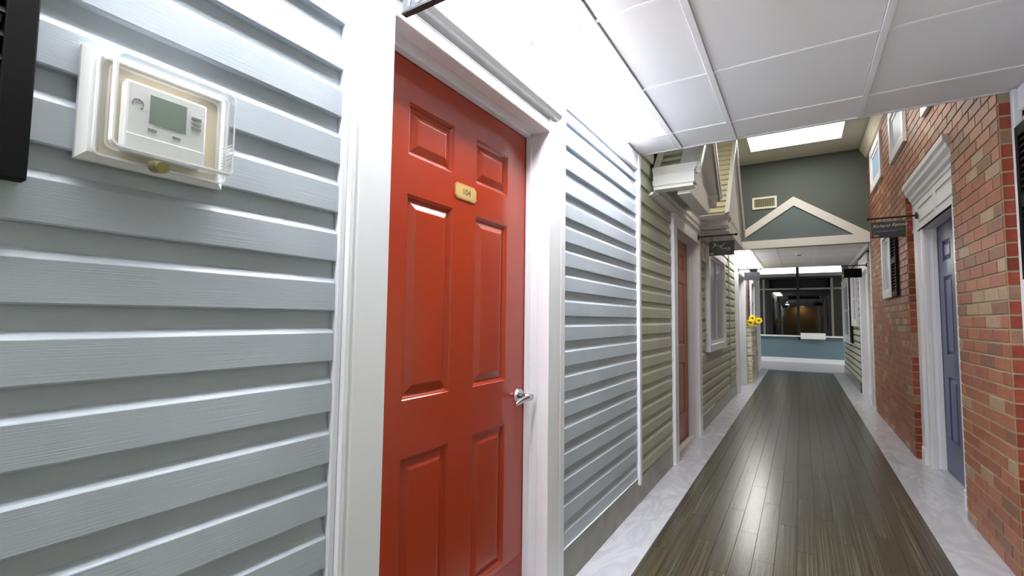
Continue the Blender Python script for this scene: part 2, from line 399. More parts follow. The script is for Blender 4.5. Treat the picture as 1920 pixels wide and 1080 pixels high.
# ---- right side near wall
D3 = (4.50, 5.47, 2.12)
wr = MB()
wr.box(XRN+.016, 1.15, -10, 3.3, 0, 2.9)
wr.box(XRN+.016, 1.15, 3.3, D3[0]-.032, 0, ZA); wr.box(XRN+.016, 1.15, D3[1]+.032, 9.19, 0, ZA); wr.box(XRN+.016, 1.15, 10.29, 14.2, 0, ZA); wr.box(XRN+.016, 1.15, 9.19, 10.29, 2.15, ZA); wr.box(XRN+.016, 1.15, D3[0]-.032, D3[1]+.032, D3[2]+.032, ZA)
WR = wr.build('wall_right', back_dark, label='right corridor wall with siding, brick facade and blue door recess', cat='wall', kind='structure')
siding(-1.2, 3.255, XRN, -1, olive_siding, WR, FRZ)
MB().box(XRN-.005, XRN+.017, -10, -1.2, .18, FRZ).build('siding_behind', olive_siding, WR)
trimbox(XRN-.03, XRN, 3.262, 3.305, 0, ZC-.004, 'corner_trim', white_vinyl, WR)
trimbox(XRN-.012, XRN+.02, -10, 3.262, FRZ, ZC-.003, 'frieze_board', white, WR)
MB().box(XRN-.012, XRN+.018, -10, 3.262, 0, .178).build('baseboard_right', olive_base, label='olive baseboard along the near right wall', cat='baseboard', kind='structure')

# brick facade: mortar body + individual bricks
XM = XR+.005
fb = MB()
YD0, YD1 = 4.205, 5.80          # door recess
fb.box(XM, XRN+.03, 3.314, YD0, 0, ZA)
fb.box(XM, XRN+.03, YD1, YB+.02, 0, ZA)
fb.box(XM, XRN+.03, YD0, YD1, 2.50, ZA)
BW = fb.build('wall_right_brick', mortar, label='brick facade on the right with a recessed blue door', cat='wall', kind='structure')
BH, BL, MT = .0731, .2283, .011
bm_ = boxmesh('brick', .012, BL-MT, BH-MT, brick_m, .0015)
cand = []
rows = int(ZA/BH)
for r in range(rows):
    zc = (r+.5)*BH
    if zc+BH/2 > ZA: break
    off = BL/2 if r % 2 else 0
    y = 3.318-off
    while y < YB:
        a, b = y+MT/2, y+BL-MT/2
        y += BL
        for (s0, s1, zlo) in ((3.318, YD0-.004, 0), (YD0-.004, YD1+.004, 2.51), (YD1+.004, YB+.01, 0)):
            if zc-BH/2 < zlo: continue
            full = zlo == 0 and zc > 2.51
            lo, hi = (s0, s1)
            if zc > 2.545: # continuous above the door
                if s0 != 3.318: continue
                lo, hi = 3.318, YB+.01
            c0, c1 = max(a, lo+.003), min(b, hi-.003)
            if c1-c0 < .02: continue
            cand.append((c0, c1, zc))
def vis(c):
    y = (c[0]+c[1])/2; z = c[2]
    if y < 3.4 and z > 2.6: return 1e9
    # beyond the ceiling edge line of sight
    zmax = H+(ZC-H)*y/YE
    if z > zmax: return 1e6+y*y
    return y*y*(y)
cand.sort(key=vis)
rest = MB()
for i, (a, b, zc) in enumerate(cand):
    if i < 268:
        if b-a > BL-MT-.002: inst('brick', bm_, (XR+.006-random.uniform(0, .0012), (a+b)/2, zc), BW)
        else: inst('brick', boxmesh('brick', .012, b-a, BH-MT, brick_m, .0015), (XR+.006, (a+b)/2, zc), BW)
    else: rest.box(XR, XR+.012, a, b, zc-BH/2+MT/2, zc+BH/2-MT/2)
rest.build('bricks', brick_m, BW, kind='stuff')
bre = boxmesh('brick', .074-.003, .012, BH-MT, brick_red)
n_end = 0
restr = MB()
for (yf, ztop) in ((3.3095, 2.46), (5.795, 2.5)):
    for r in range(int(ztop/BH)):
        zc = (r+.5)*BH
        if yf < 4: inst('brick', bre, (XR+.006+.0355, yf+.0045, zc), BW)
        else: restr.box(XR+.003, XR+.073, yf, yf+.012, zc-BH/2+MT/2, zc+BH/2-MT/2)
restr.build('brick_ends', brick_red, BW, kind='stuff')
# mortar skins that carry the return faces (so joints show light, not black)
MB().box(XR+.005, XRN+.02, 3.3125, 3.316, 0, ZC+.2).build('mortar_return', mortar, BW)

# right far wall (beyond the bricks)
siding(8.62, 9.08, .93, -1, pale_siding, WR, 2.44)
siding(10.5, 14.2, .905, -1, pale_siding, WR, 2.44)
MB().box(.91, .99, 10.42, 14.2, 0, 2.6).build('wall_pad', back_dark, WR)
trimbox(.885, .97, 8.515, 8.60, 0, 2.44, 'corner_trim', cream, WR)
tg = MB()
for r in range(18): tg.prism([(8.605, Z0S+r*CH), (8.625, Z0S+r*CH+.005), (8.612, Z0S+r*CH+.07)], 'x', .905, .93)
tg.build('siding_end_notches', black, WR)
MB().box(.885, .93, 10.5, 14.2, 0, .178).build('baseboard_right', olive_base, label='olive baseboard under the far right windows', cat='baseboard', kind='structure')

# atrium ceiling, far gable wall
AC = MB().box(-1.12, 1.15, YE, YB+.1, ZA, ZA+.05).build('ceiling', atrium_ceil, label='high atrium ceiling with a bright rectangular skylight panel', cat='ceiling', kind='structure')
light(-.592, .542, 7.2, 7.83, ZA-.012, sky_m, 'large bright rectangular ceiling panel in the high atrium', None)
light(-.592, .542, 4.3, 4.93, ZA-.012, sky_m, 'second high atrium ceiling panel hidden behind the near ceiling', None)
CRW = MB().prism([(XR, ZA), (.80, ZA), (.80, ZA-.03), (.815, ZA-.05), (.85, ZA-.11), (.872, ZA-.15), (XR, ZA-.16)], 'y', YE, YB-.0).build('trim_1', cream, label='white crown moulding where the brick facade meets the atrium ceiling', cat='moulding', kind='structure')
GW = MB().box(-1.12, 1.15, YB, YB+.08, ZC-.02, ZA).build('wall_far', atrium_wall, label='sage grey wall high across the corridor above the white gable', cat='wall', kind='structure')
# gable trim
GT = empty('trim_2', (0, YB-.04, 2.46), 'white triangular gable trim across the corridor', 'trim', kind='structure')
yf0, yf1 = YB-.045, YB
ap, inn = (-.06, 3.235), (-.057, 3.09)
MB().box(-.978, .886, yf0, yf1, 2.44, 2.568).build('bottom_board', dormer_white, GT, bevel=.002)
MB().prism([(-.978, 2.568), (-.84, 2.568), inn, ap, (-.978, 2.60)], 'y', yf0, yf1).build('rake_board', dormer_white, GT, bevel=.002)
MB().prism([(.70, 2.568), (.886, 2.568), (.886, 2.585), ap, inn], 'y', yf0, yf1).build('rake_board', dormer_white, GT, bevel=.002)
MB().prism([(-.84, 2.568), (.70, 2.568), inn], 'y', yf0+.02, yf1).build('infill_panel', gable_lit_tone, GT)
# vent
VT = empty('wall_vent', (-.46, YB-.02, 3.19), 'small white framed air vent on the grey wall left of the gable', 'vent')
vx0, vx1, vz0, vz1 = -.638, -.286, 3.09, 3.285
f = MB(); t_ = .032
for a, b, c, d in ((vx0, vx1, vz0, vz0+t_), (vx0, vx1, vz1-t_, vz1), (vx0, vx0+t_, vz0+t_, vz1-t_), (vx1-t_, vx1, vz0+t_, vz1-t_)): f.box(a, b, YB-.02, YB, c, d)
f.build('frame', cream, VT)
MB().box(vx0+t_, vx1-t_, YB-.006, YB, vz0+t_, vz1-t_).build('backing', mat('vent_dark', srgb(104, 104, 76), .8), VT)
for k in range(9):
    x = vx0+t_+.016+k*.0315
    MB().box(x, x+.008, YB-.014, YB-.005, vz0+t_, vz1-t_).build('slat', mat('vent_slat', srgb(150, 146, 116), .6) if k == 0 else bpy.data.materials['vent_slat'], VT)

# low ceiling 2
C2 = MB().box(-1.12, 1.15, YB+.0, 11.9, ZC+.012, ZC+.08).build('ceiling', ceil_tile, label='second low tile ceiling beyond the white gable', cat='ceiling', kind='structure')
y2 = [YB, 9.1, 9.75, 10.4, 11.05, 11.9]
for a, b in ((-.67, -.345), (-.33, .235), (.25, .87)):
    for q in range(5):
        MB().box(a+.004, b-.004, y2[q]+.008, y2[q+1]-.006, ZC+.002, ZC+.013).build('ceiling_tile', ceil_tile, C2)
for x in (-.685, -.338, .242): MB().box(x-.012, x+.012, YB, 11.9, ZC-.003, ZC+.012).build('ceiling_runner', ceil_tee, C2)
MB().box(-.98, .93, 11.88, 11.92, ZC-.004, ZC+.5).build('edge_trim', white, C2)
MB().box(.87, .905, YB+.1, 11.9, ZC-.06, ZC+.012).build('ceiling_side_trim', white, C2)
lg2 = 'slim panel lights under the far low ceiling'
light(-.976, -.70, 8.56, 10.1, ZC, lamp_far_m, 'glowing slim panel under the far low ceiling, the nearer one', lg2)
light(-.976, -.70, 10.15, 11.85, ZC, lamp_far_m, 'glowing slim panel under the far low ceiling, the farther one', lg2)
SD = empty('smoke_detector', (0, 9.5, ZC), 'round white smoke detector on the far low ceiling', 'smoke detector')
MB().tube((0, 9.5, ZC), (0, 9.5, ZC-.03), .075, 20, .06).build('base', plastic, SD)
MB().tube((0, 9.5, ZC-.03), (0, 9.5, ZC-.045), .035, 16, .03).build('sensor', plastic_grey, SD)

# lobby / cross hall
ZL = 2.97
MB().box(-4.5, 4.5, 11.9, 17.2, ZL, ZL+.06).build('ceiling', ceil_tile, label='ceiling of the cross hall at the far end', cat='ceiling', kind='structure')
MB().box(-4.5, -.98, 14.2, 14.3, 0, ZL).build('wall_hall_left', olive_siding, label='cross hall wall to the left of the corridor mouth', cat='wall', kind='structure')
MB().box(.90, 4.5, 14.2, 14.3, 0, ZL).build('wall_hall_right', pale_siding, label='cross hall wall to the right of the corridor mouth', cat='wall', kind='structure')
for s, nm in ((-1, 'left'), (1, 'right')):
    MB().box(s*4.5, s*4.6, 14.2, 17.2, 0, ZL).build('wall_hall_end_'+nm, teal, label='teal end wall of the cross hall on its %s' % nm, cat='wall', kind='structure')
    MB().box(s*.98, s*1.12, 11.9, 14.2, ZC, ZL).build('wall_upper_'+nm, back_dark, label='upper wall over the far corridor on its %s' % nm, cat='wall', kind='structure')
EW = MB().box(-4.5, 4.5, 17.0, 17.1, 0, .80).box(-4.5, 4.5, 17.0, 17.1, 2.955, ZL).build('wall_end', teal, label='teal wall below the dark window at the far end', cat='wall', kind='structure')
MB().box(-4.5, 4.5, 16.975, 17.0, 0, .135).build('baseboard_end', white, label='white baseboard under the teal end wall', cat='baseboard', kind='structure')
W1 = empty('window_1', (0, 17.0, .8), 'wide dark window across the far end of the corridor', 'window', kind='structure')
MB().box(-4.5, 4.5, 16.93, 17.05, .79, .835).build('window_sill', white, W1, bevel=.004)
MB().box(-4.5, 4.5, 16.97, 17.06, 2.66, 2.765).build('window_header', mullion_m, W1)
MB().box(-4.5, 4.5, 16.965, 17.06, 2.60, 2.66).build('window_head_dark_bar', dark_alu, W1)  # thin dark aluminium bar below the header
xs = [-4.5, -2.8, -1.0, -.06, .815, 2.6, 4.5]
for i, x in enumerate(xs[1:-1]):
    big = abs(x+.06) < .01
    MB().box(x-(.035 if big else .028), x+(.035 if big else .028), 16.955 if big else 16.975, 17.05, .70 if big else .835, 2.955 if big else 2.60).build('mullion', dark_alu if big else mullion_m, W1)
for a, b in zip(xs, xs[1:]):
    MB().box(a, b, 16.98, 17.04, 2.255, 2.305).build('transom_bar', mullion_m, W1)
    MB().box(a+.03, b-.03, 17.01, 17.018, .835, 2.255).build('pane', pane_dark, W1)
    MB().box(a+.03, b-.03, 17.01, 17.018, 2.305, 2.60).build('pane', pane_dark, W1)
for a, b in ((-1.2, -.10), (-.02, 1.25)):
    t = empty('light_panel', ((a+b)/2, 16.99, 2.86), 'long glowing light panel above the end window, %s of the central post' % ('left' if a < -1 else 'right'), 'light panel', 'light panels above the end window')
    MB().box(a, b, 16.965, 16.975, 2.768, 2.952).build('diffuser', strip_m, t)
    MB().box(a, b, 16.976, 17.05, 2.768, 2.952).build('housing', white, t)
MB().box(-4.5, 4.5, 17.06, 17.1, .8, 2.96).build('wall_outer', mat('night_dark', srgb(14, 14, 16), .9), label='dark backing seen through the end window', cat='wall', kind='structure')
light(-3.2, -2.6, 15.0, 16.2, ZL-.01, hall_fill_m, 'added ceiling panel lighting the cross hall, unseen to the left', None)  # pair of unseen panels added to brighten the cross hall
light(2.6, 3.2, 15.0, 16.2, ZL-.01, hall_fill_m, 'added ceiling panel lighting the cross hall, unseen to the right', None)
BX = empty('paper_tray', (.36, 16.9, .835), 'white paper tray lying on the sill of the end window', 'tray')
MB().box(-.02, .62, 16.90, 16.97, .835, .84).build('base', plastic, BX)
MB().box(-.02, .62, 16.893, 16.90, .73, .915).build('front', plastic, BX, bevel=.004)

# back of the corridor (behind the camera)
MB().box(-1.1, 1.1, -10.1, -10, 0, 2.6).build('wall_back', warm_wall, label='warm painted wall closing the corridor behind the camera', cat='wall', kind='structure')
light(-.3, .3, -9.8, -9.5, ZC, warm_lamp, 'warm ceiling lamp at the far back end behind the camera', None)

# ================================================================== DOORS
def panel_mesh(X, sg, y0, y1, z0, z1, name, m, parent):
    # raised panel: bead, groove, sloped field; sg +1 looks to +x
    rings = [(0, 0), (.003, -.003), (.006, -.0035), (.013, -.013), (.018, -.0135), (.044, -.003), (.047, -.0025)]
    vs = []; fs = []
    for (i, d) in rings:
        vs += [(X+sg*d, y0+i, z0+i), (X+sg*d, y1-i, z0+i), (X+sg*d, y1-i, z1-i), (X+sg*d, y0+i, z1-i)]
    for k in range(len(rings)-1):
        for j in range(4):
            q = (4*k+j, 4*k+(j+1) % 4, 4*k+4+(j+1) % 4, 4*k+4+j)
            fs.append(q if sg > 0 else q[::-1])
    n = 4*(len(rings)-1); q = (n, n+1, n+2, n+3); fs.append(q if sg > 0 else q[::-1])
    return MB().add(vs, fs).build(name, m, parent)
def door(name, X, sg, y0, y1, ztop, m, label, kick=None, cols=None, rws=None, z0=.012):
    w_ = y1-y0
    cols = cols or [(y0+.165, y0+.165+(w_-.47)/2), (y1-.165-(w_-.47)/2, y1-.165)]
    rws = rws or [(.255, .822), (1.003, 1.668), (1.797, 1.973)]
    b = MB()
    th = sg*.035
    def slab(a, c, e, f_): b.box(X, X-th, a, c, e, f_)
    slab(y0, cols[0][0], z0, ztop); slab(cols[0][1], cols[1][0], z0, ztop); slab(cols[1][1], y1, z0, ztop)
    zs = [z0]+[v for r in rws for v in r]+[ztop]
    for (ca, cb) in cols:
        for k in range(0, len(zs), 2): slab(ca, cb, zs[k], zs[k+1])
        for (ra, rb) in rws: b.box(X-sg*.014, X-th, ca, cb, ra, rb)
    d = b.build(name, m, label=label, cat='door', kind='structure')
    for (ca, cb) in cols:
        for (ra, rb) in rws: panel_mesh(X, sg, ca, cb, ra, rb, 'door_panel', m, d)
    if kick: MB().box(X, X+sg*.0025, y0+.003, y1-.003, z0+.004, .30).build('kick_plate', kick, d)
    return d
def lever(X, sg, y, z, parent, out=-1):
    r = MB().tube((X, y, z), (X+sg*.010, y, z), .033, 24, .030).build('handle_rose', chrome, parent)
    h = MB(); h.tube((X+sg*.01, y, z), (X+sg*.064, y, z), .012, 12)
    n = 9; vs = []; fs = []
    for k in range(n):
        t = k/(n-1); yy = y-out*.014+out*t*.135; xx = X+sg*(.064-.004*math.sin(t*math.pi)-.002*t); hh = .019*(1-.45*t)*(.6 if k in (0, n-1) else 1); ww = .006
        zz = z-.014*t*t
        vs += [(xx-ww, yy, zz-hh*.6), (xx+ww, yy, zz-hh*.8), (xx+ww*1.1, yy, zz+hh*.8), (xx-ww, yy, zz+hh*.6)]
    for k in range(n-1):
        for j in range(4): fs.append((4*k+j, 4*k+(j+1) % 4, 4*k+4+(j+1) % 4, 4*k+4+j))
    fs += [(3, 2, 1, 0), (4*n-4, 4*n-3, 4*n-2, 4*n-1)]
    h.add(vs, fs); h.build('door_handle', chrome, r, smooth=True)
def casing(name, X, sg, ya, yb, zt, wd, depth, deepX, label, head=.11, m=white, zc=0., topcap=True):
    # jambs + casings round an opening ya..yb with head height zt
    t = empty(name, (X, (ya+yb)/2, 0), label, 'door frame', kind='structure')
    f0, f1 = X-sg*.03, X+sg*depth
    for s, e in ((-1, ya), (1, yb)):
        o = e+s*wd
        pr = [(f0, e), (f1-sg*.003, e), (f1, e+s*.004), (f1, e+s*wd*.80), (f1-sg*.003, e+s*wd*.83), (f1-sg*.003, e+s*wd*.90), (f1, e+s*wd*.93), (f1, o), (f0, o)]
        MB().prism(pr, 'z', zc, zt+head).build('casing_leg', m, t, bevel=.0015)
        # jamb with stop
        MB().box(f0, deepX-sg*.04, e, e+s*.02, zc, zt+.02).build('jamb', m, t)
        MB().box(deepX+sg*.003, deepX+sg*.028, e-s*.010, e, zc, zt).build('door_stop', m, t)
    MB().prism([(f0, zt), (f1-sg*.003, zt), (f1, zt+.004), (f1, zt+head*.80), (f1-sg*.003, zt+head*.84), (f1-sg*.003, zt+head*.9), (f1, zt+head*.94), (f1, zt+head), (f0, zt+head)], 'y', ya, yb).build('casing_head', m, t, bevel=.0015)
    MB().box(f0, deepX-sg*.04, ya, yb, zt, zt+.02).build('head_jamb', m, t)
    MB().box(deepX+sg*.003, deepX+sg*.028, ya, yb, zt-.010, zt).build('head_stop', m, t)
    return t

# door 1, red
cols1 = [(1.078, 1.312), (1.451, 1.682)]
d1 = door('door_1', -1.075, 1, D1[0]+.003, D1[1]-.003, D1[2]-.003, red_door, 'red six-panel door with gold number plate 104', None, cols1)
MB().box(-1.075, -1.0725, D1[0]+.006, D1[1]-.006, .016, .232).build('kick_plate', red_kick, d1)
lever(-1.075, 1, 1.792, .925, d1)
py0, py1, pz0, pz1, pc = 1.319, 1.449, 1.712, 1.772, .012
def octo(i): return [(py0+i+pc, pz0+i), (py1-i-pc, pz0+i), (py1-i, pz0+i+pc), (py1-i, pz1-i-pc), (py1-i-pc, pz1-i), (py0+i+pc, pz1-i), (py0+i, pz1-i-pc), (py0+i, pz0+i+pc)]
npl = MB().prism(octo(0), 'x', -1.075, -1.0715).build('number_plate', brass_edge, d1)
MB().prism(octo(.005), 'x', -1.0715, -1.0708).build('plate_face', brass, npl)
text_mesh('numerals', '104', .034, 0, ink, npl, (-1.0706, 1.386, 1.742), (0, 1, 0), (0, 0, 1), .0004)
F1 = casing('trim_3', XL, 1, D1[0], D1[1], D1[2], .135, .026, -1.075, 'white casing round the red door', head=.05)
MB().box(-.998, XL-.002, D1[0]-.14, D1[1]+.19, 2.17, FRZ).build('header_board', white, F1)
MB().box(-.998, -.968, 1.98, 2.045, 0, FRZ).build('edge_channel', white_vinyl, F1, bevel=.002)
MB().box(-.998, -.968, D1[0]-.152, D1[0]-.136, 0, FRZ).build('edge_channel', white_vinyl, F1, bevel=.002)
for s, e in ((-1, D1[0]), (1, D1[1])): MB().box(-.998, -.954, e, e+s*.135, 2.17, FRZ).build('casing_leg_upper', white, F1, bevel=.002)
MB().prism([(-.985, 2.185), (-.938, 2.195), (-.925, 2.212), (-.925, 2.225), (-.985, 2.232)], 'y', D1[0]-.02, D1[1]+.075).build('head_cap', white, F1, bevel=.0015)

# door 2, terracotta, seen edge-on
door('door_2', -1.08, 1, D2[0]+.003, D2[1]-.003, D2[2]-.003, terra_door, 'terracotta six-panel door with dark red kick plate in the olive wall', red_kick)
F2 = casing('trim_4', XL, 1, D2[0], D2[1], D2[2], .135, .030, -1.08, 'white casing round the terracotta door', head=.115)
MB().box(-1.06, -1.02, D2[0], D2[1], 0, .010).build('threshold', cream, F2)
# door 4, white far
d4 = door('door_4', -1.05, 1, D4[0]+.003, D4[1]-.003, D4[2]-.003, white_door, 'white six-panel door in the far part of the left wall')
lever(-1.05, 1, 9.27, .95, d4, 1)
casing('trim_5', XL, 1, D4[0], D4[1], D4[2], .13, .05, -1.05, 'white casing round the far left white door', head=.30)
# right door, navy
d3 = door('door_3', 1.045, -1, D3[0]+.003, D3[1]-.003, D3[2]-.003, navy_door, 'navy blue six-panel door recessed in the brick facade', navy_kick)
lever(1.045, -1, 4.58, .95, d3, 1)
SR = empty('trim_6', (.95, 5.0, 0), 'white pilastered surround with crown above the blue door', 'door surround', kind='structure')
XS = .955
for s, e in ((-1, D3[0]), (1, D3[1])):
    o = e+s*.325 if s > 0 else YD0
    MB().prism([(XS+.03, e), (XS, e), (XS-.012, e+s*.014), (XS-.012, e+s*.06), (XS-.004, e+s*.07), (XS-.004, e+s*.085), (XS-.03, e+s*.11), (XS-.03, e+s*.235), (XS-.012, e+s*.25), (XS-.012, o), (XS+.03, o)], 'z', 0, 2.12).build('pilaster', white, SR, bevel=.002)
    MB().box(XS-.036, XS, e+s*.10, e+s*.24, 0, .14).build('plinth_block', white, SR, bevel=.003)
    MB().box(XS+.0305, 1.10, e, e+s*.03, 0, 2.14).build('jamb', white, SR)
    MB().box(1.012, 1.042, e-s*.012, e, 0, 2.12).build('door_stop', white, SR)
MB().box(XS+.0305, 1.10, D3[0], D3[1], 2.12, 2.15).build('head_jamb', white, SR)
MB().box(XS-.018, XS+.03, YD0, YD1-.004, 2.12, 2.5).build('entablature', white, SR)
MB().box(XS-.024, XS, YD0, YD1-.004, 2.12, 2.16).build('architrave', white, SR, bevel=.002)
for a, b in ((4.3, 4.87), (4.96, 5.52)):
    q = MB(); z0_, z1_, wq = 2.19, 2.33, .012
    q.box(XS-.026, XS-.017, a, b, z0_, z0_+wq).box(XS-.026, XS-.017, a, b, z1_-wq, z1_).box(XS-.026, XS-.017, a, a+wq, z0_+wq, z1_-wq).box(XS-.026, XS-.017, b-wq, b, z0_+wq, z1_-wq)
    q.build('frieze_panel_bead', white, SR)
MB().prism([(XS, 2.385), (XS-.024, 2.385), (XS-.028, 2.41), (XS-.045, 2.43), (XS-.05, 2.46), (XS-.075, 2.49), (XS-.078, 2.52), (XS-.094, 2.54), (XS-.097, 2.578), (XS, 2.578)], 'y', YD0+.03, YD1-.05).build('crown', white, SR, bevel=.001)
MB().box(1.0, 1.06, D3[0], D3[1], 0, .008).build('threshold', marble, SR)

# ================================================================== LEFT WINDOWS / SHUTTERS
def shutter(X, sg, y0, y1, z0, z1, label, m=black, n=None, group='louvered shutters', ribs=1, name='shutter'):
    t = empty(name, (X, (y0+y1)/2, z0), label, 'shutter', group)
    st = .034 if y1-y0 > .2 else .03
    th = sg*.026
    for a, b in ((y0, y0+st), (y1-st, y1)): MB().box(X, X+th, a, b, z0, z1).build('stile', m, t, bevel=.002)
    zs = [z0, (z0+z1)/2, z1]
    for k, z in enumerate(zs):
        a, b = (z, z+.055) if k == 0 else ((z-.055, z) if k == 2 else (z-.03, z+.03))
        MB().box(X, X+th, y0+st, y1-st, a, b).build('rail', m, t, bevel=.002)
    p = .032
    for lo, hi in ((z0+.055, (z0+z1)/2-.03), ((z0+z1)/2+.03, z1-.055)):
        k = int((hi-lo)/p)
        for i in range(k):
            z = lo+(i+.5)*(hi-lo)/k
            MB().prism([(X+sg*.004, z+.012), (X+sg*.008, z+.014), (X+sg*.024, z-.010), (X+sg*.020, z-.013)], 'y', y0+st, y1-st).build('louver', m, t)
    return t
def window(name, X, sg, y0, y1, z0, z1, fw, depth, label, pane, m=white, mid=False, sill=False, parts='sash'):
    t = empty(name, (X, (y0+y1)/2, z0), label, 'window', kind='structure')
    f1 = X+sg*depth
    for a, b, c, d, n in ((y0, y0+fw, z0+fw, z1-fw, 'side_casing'), (y1-fw, y1, z0+fw, z1-fw, 'side_casing'), (y0, y1, z0, z0+fw, 'bottom_casing'), (y0, y1, z1-fw, z1, 'top_casing')):
        MB().box(X-sg*.02, f1, a, b, c, d).build(n, m, t, bevel=.003)
    i0, i1, k0, k1 = y0+fw, y1-fw, z0+fw, z1-fw
    sw = fw*.45; s1 = X+sg*depth*.45
    sm = MB()
    sm.box(X-sg*.02, s1, i0, i0+sw, k0, k1).box(X-sg*.02, s1, i1-sw, i1, k0, k1).box(X-sg*.02, s1, i0+sw, i1-sw, k0, k0+sw).box(X-sg*.02, s1, i0+sw, i1-sw, k1-sw, k1)
    if mid and mid != 'vert': sm.box(X-sg*.02, s1, i0+sw, i1-sw, (k0+k1)/2-sw/2, (k0+k1)/2+sw/2)
    if mid in ('cross', 'vert'): sm.box(X-sg*.02, s1, (i0+i1)/2-sw/2, (i0+i1)/2+sw/2, k0+sw, k1-sw)
    sm.build('sash', m, t)
    MB().box(X-sg*.012, X+sg*.006, i0+sw, i1-sw, k0+sw, k1-sw).build('pane', pane, t)
    return t
window('window_2', XL+.01, 1, 6.0, 7.42, .885, 2.17, .085, .045, 'tall white framed window in the olive wall past the terracotta door', pane_grey, mid='vert')
shutter(-.975, 1, -.17, .19, 1.459, 2.25, 'black louvered shutter on the blue-grey siding at the left edge', group=None)
shutter(.951, -1, 2.86, 3.238, 1.487, 2.246, 'black louvered shutter on the near right wall beside the brick pier', group=None)
window('window_8', XRN-.004, -1, 2.0, 2.83, 1.48, 2.25, .07, .03, 'white framed window beside the black shutter on the near right wall', pane_grey)
window('window_9', XL, 1, -1.1, -.2, 1.46, 2.25, .07, .03, 'white framed window left of the black shutter by the thermostat', pane_grey)
# brick wall windows
window('window_3', XR, -1, 6.6, 7.2, 1.552, 2.33, .075, .035, 'narrow white window low in the brick facade past the blue door', pane_grey, m=white)
shutter(XR-.002, -1, 6.27, 6.585, 1.552, 2.33, 'black louvered shutter beside the white window on the brick facade', group=None)
for i, (a, b, z) in enumerate(((7.07, 8.03, 3.05), (5.61, 6.41, 2.99), (4.05, 4.86, 2.93))):
    window('window_%d' % (4+i), XR, -1, a, b, z, z+.57, .09, .028, 'small upper window with blue pane in the bricks, %s' % ['farthest of the three', 'middle of the three', 'nearest, mostly behind the ceiling edge'][i], pane_blue, m=white)
# right far windows
window('window_10', .905, -1, 10.66, 11.62, 1.19, 2.25, .09, .04, 'white window in the pale siding just past the far right door', pane_grey, mid=True)
shutter(.90, -1, 11.74, 12.15, .84, 2.25, 'tall narrow black shutter on the pale siding at far right', group=None)
window('window_11', .905, -1, 12.2, 13.95, .80, 2.25, .12, .04, 'last white window on the right before the cross hall', pane_grey, mid=True)
F5 = casing('trim_7', .93, -1, 9.22, 10.26, 2.12, .14, .03, 1.0, 'white casing round the far right door', head=.25)
door('door_5', .985, -1, 9.225, 10.255, 2.117, white_door, 'white door in the far part of the right wall')
# left far window with brown shutters
window('window_12', XL+.01, 1, 11.55, 12.55, 1.2, 2.2, .09, .05, 'white window behind the stone planter', pane_grey, mid=True)
shutter(XL+.004, 1, 11.05, 11.5, 1.2, 2.2, 'brown louvered shutter left of the window behind the planter', m=brown_shutter, group='brown shutters by the far left window')
shutter(XL+.004, 1, 12.6, 13.05, 1.2, 2.2, 'brown louvered shutter right of the window behind the planter', m=brown_shutter, group='brown shutters by the far left window')
MB().box(-.998, -.93, 13.3, 14.2, 0, ZC).build('trim_8', white, label='white corner pilaster at the far left end of the corridor', cat='trim', kind='structure')
MB().box(-.998, -.955, 10.46, 10.62, 0, 2.44).build('trim_9', white, label='white strip beside the far left white door', cat='trim', kind='structure')
# small vent cover right of door 2
VC = empty('vent_cover', (-.96, 5.85, 2.06), 'small cream wall vent cover with a slot beneath the eave', 'vent')
vb = MB(); vb.box(-.975, -.945, 5.68, 6.0, 1.955, 2.0).box(-.975, -.945, 5.68, 6.0, 2.12, 2.165).box(-.975, -.945, 5.68, 5.8, 2.0, 2.12).box(-.975, -.945, 5.88, 6.0, 2.0, 2.12)
vb.build('frame', cream, VC, bevel=.003)
MB().box(-.975, -.965, 5.8, 5.88, 2.0, 2.12).build('slot', plastic_grey, VC)

# ================================================================== LEFT UPPER: EAVE AND DORMERS
EV = empty('trim_10', (-.9, 5.3, 2.27), 'white eave cornice above the terracotta door under the dormers', 'eave', kind='structure')
def cornice_prof_x(xo, sg, z0, z1):   # profile in (x,z), wall side at XL, outer side xo
    h = z1-z0
    return [(XL, z0), (xo-.045, z0), (xo-.045, z0+h*.10), (xo-.035, z0+h*.17), (xo-.035, z0+h*.62), (xo-.02, z0+h*.74), (xo-.005, z0+h*.88), (xo, z1-.01), (xo, z1), (XL, z1)]
MB().prism([(-.996, 2.262), (-.945, 2.262), (-.937, 2.268), (-.937, 2.30), (-.925, 2.318), (-.925, 2.37), (-.912, 2.39), (-.912, 2.405), (-.996, 2.405)], 'y', 3.70, 5.54).build('cornice', dormer_white, EV, bevel=.001)
MB().box(-.996, -.66, 5.60, 7.2, 2.262, 2.285).build('soffit', dormer_white, EV)
MB().prism([(-.996, 2.235), (-.962, 2.24), (-.95, 2.262), (-.996, 2.262)], 'y', 3.6, 7.2).build('bed_mould', dormer_white, EV)
def return_box(ya, yb, xo, z0, z1, parent, name='cornice_return'):
    XL = -.958
    h = z1-z0; n = []
    for (k, zz) in ((.04, z0), (.04, z0+h*.12), (.028, z0+h*.18), (.028, z0+h*.66), (.012, z0+h*.8), (.002, z0+h*.92), (0, z1)):
        n.append((k, zz))
    vs = []; fs = []
    for (k, zz) in n: vs += [(XL, ya+k, zz), (xo-k, ya+k, zz), (xo-k, yb, zz), (XL, yb, zz)]
    for i in range(len(n)-1):
        for j in range(4): fs.append((4*i+j, 4*i+(j+1) % 4, 4*i+4+(j+1) % 4, 4*i+4+j))
    m_ = 4*(len(n)-1); fs += [(3, 2, 1, 0), (m_, m_+1, m_+2, m_+3)]
    return MB().add(vs, fs).build(name, dormer_white, parent)
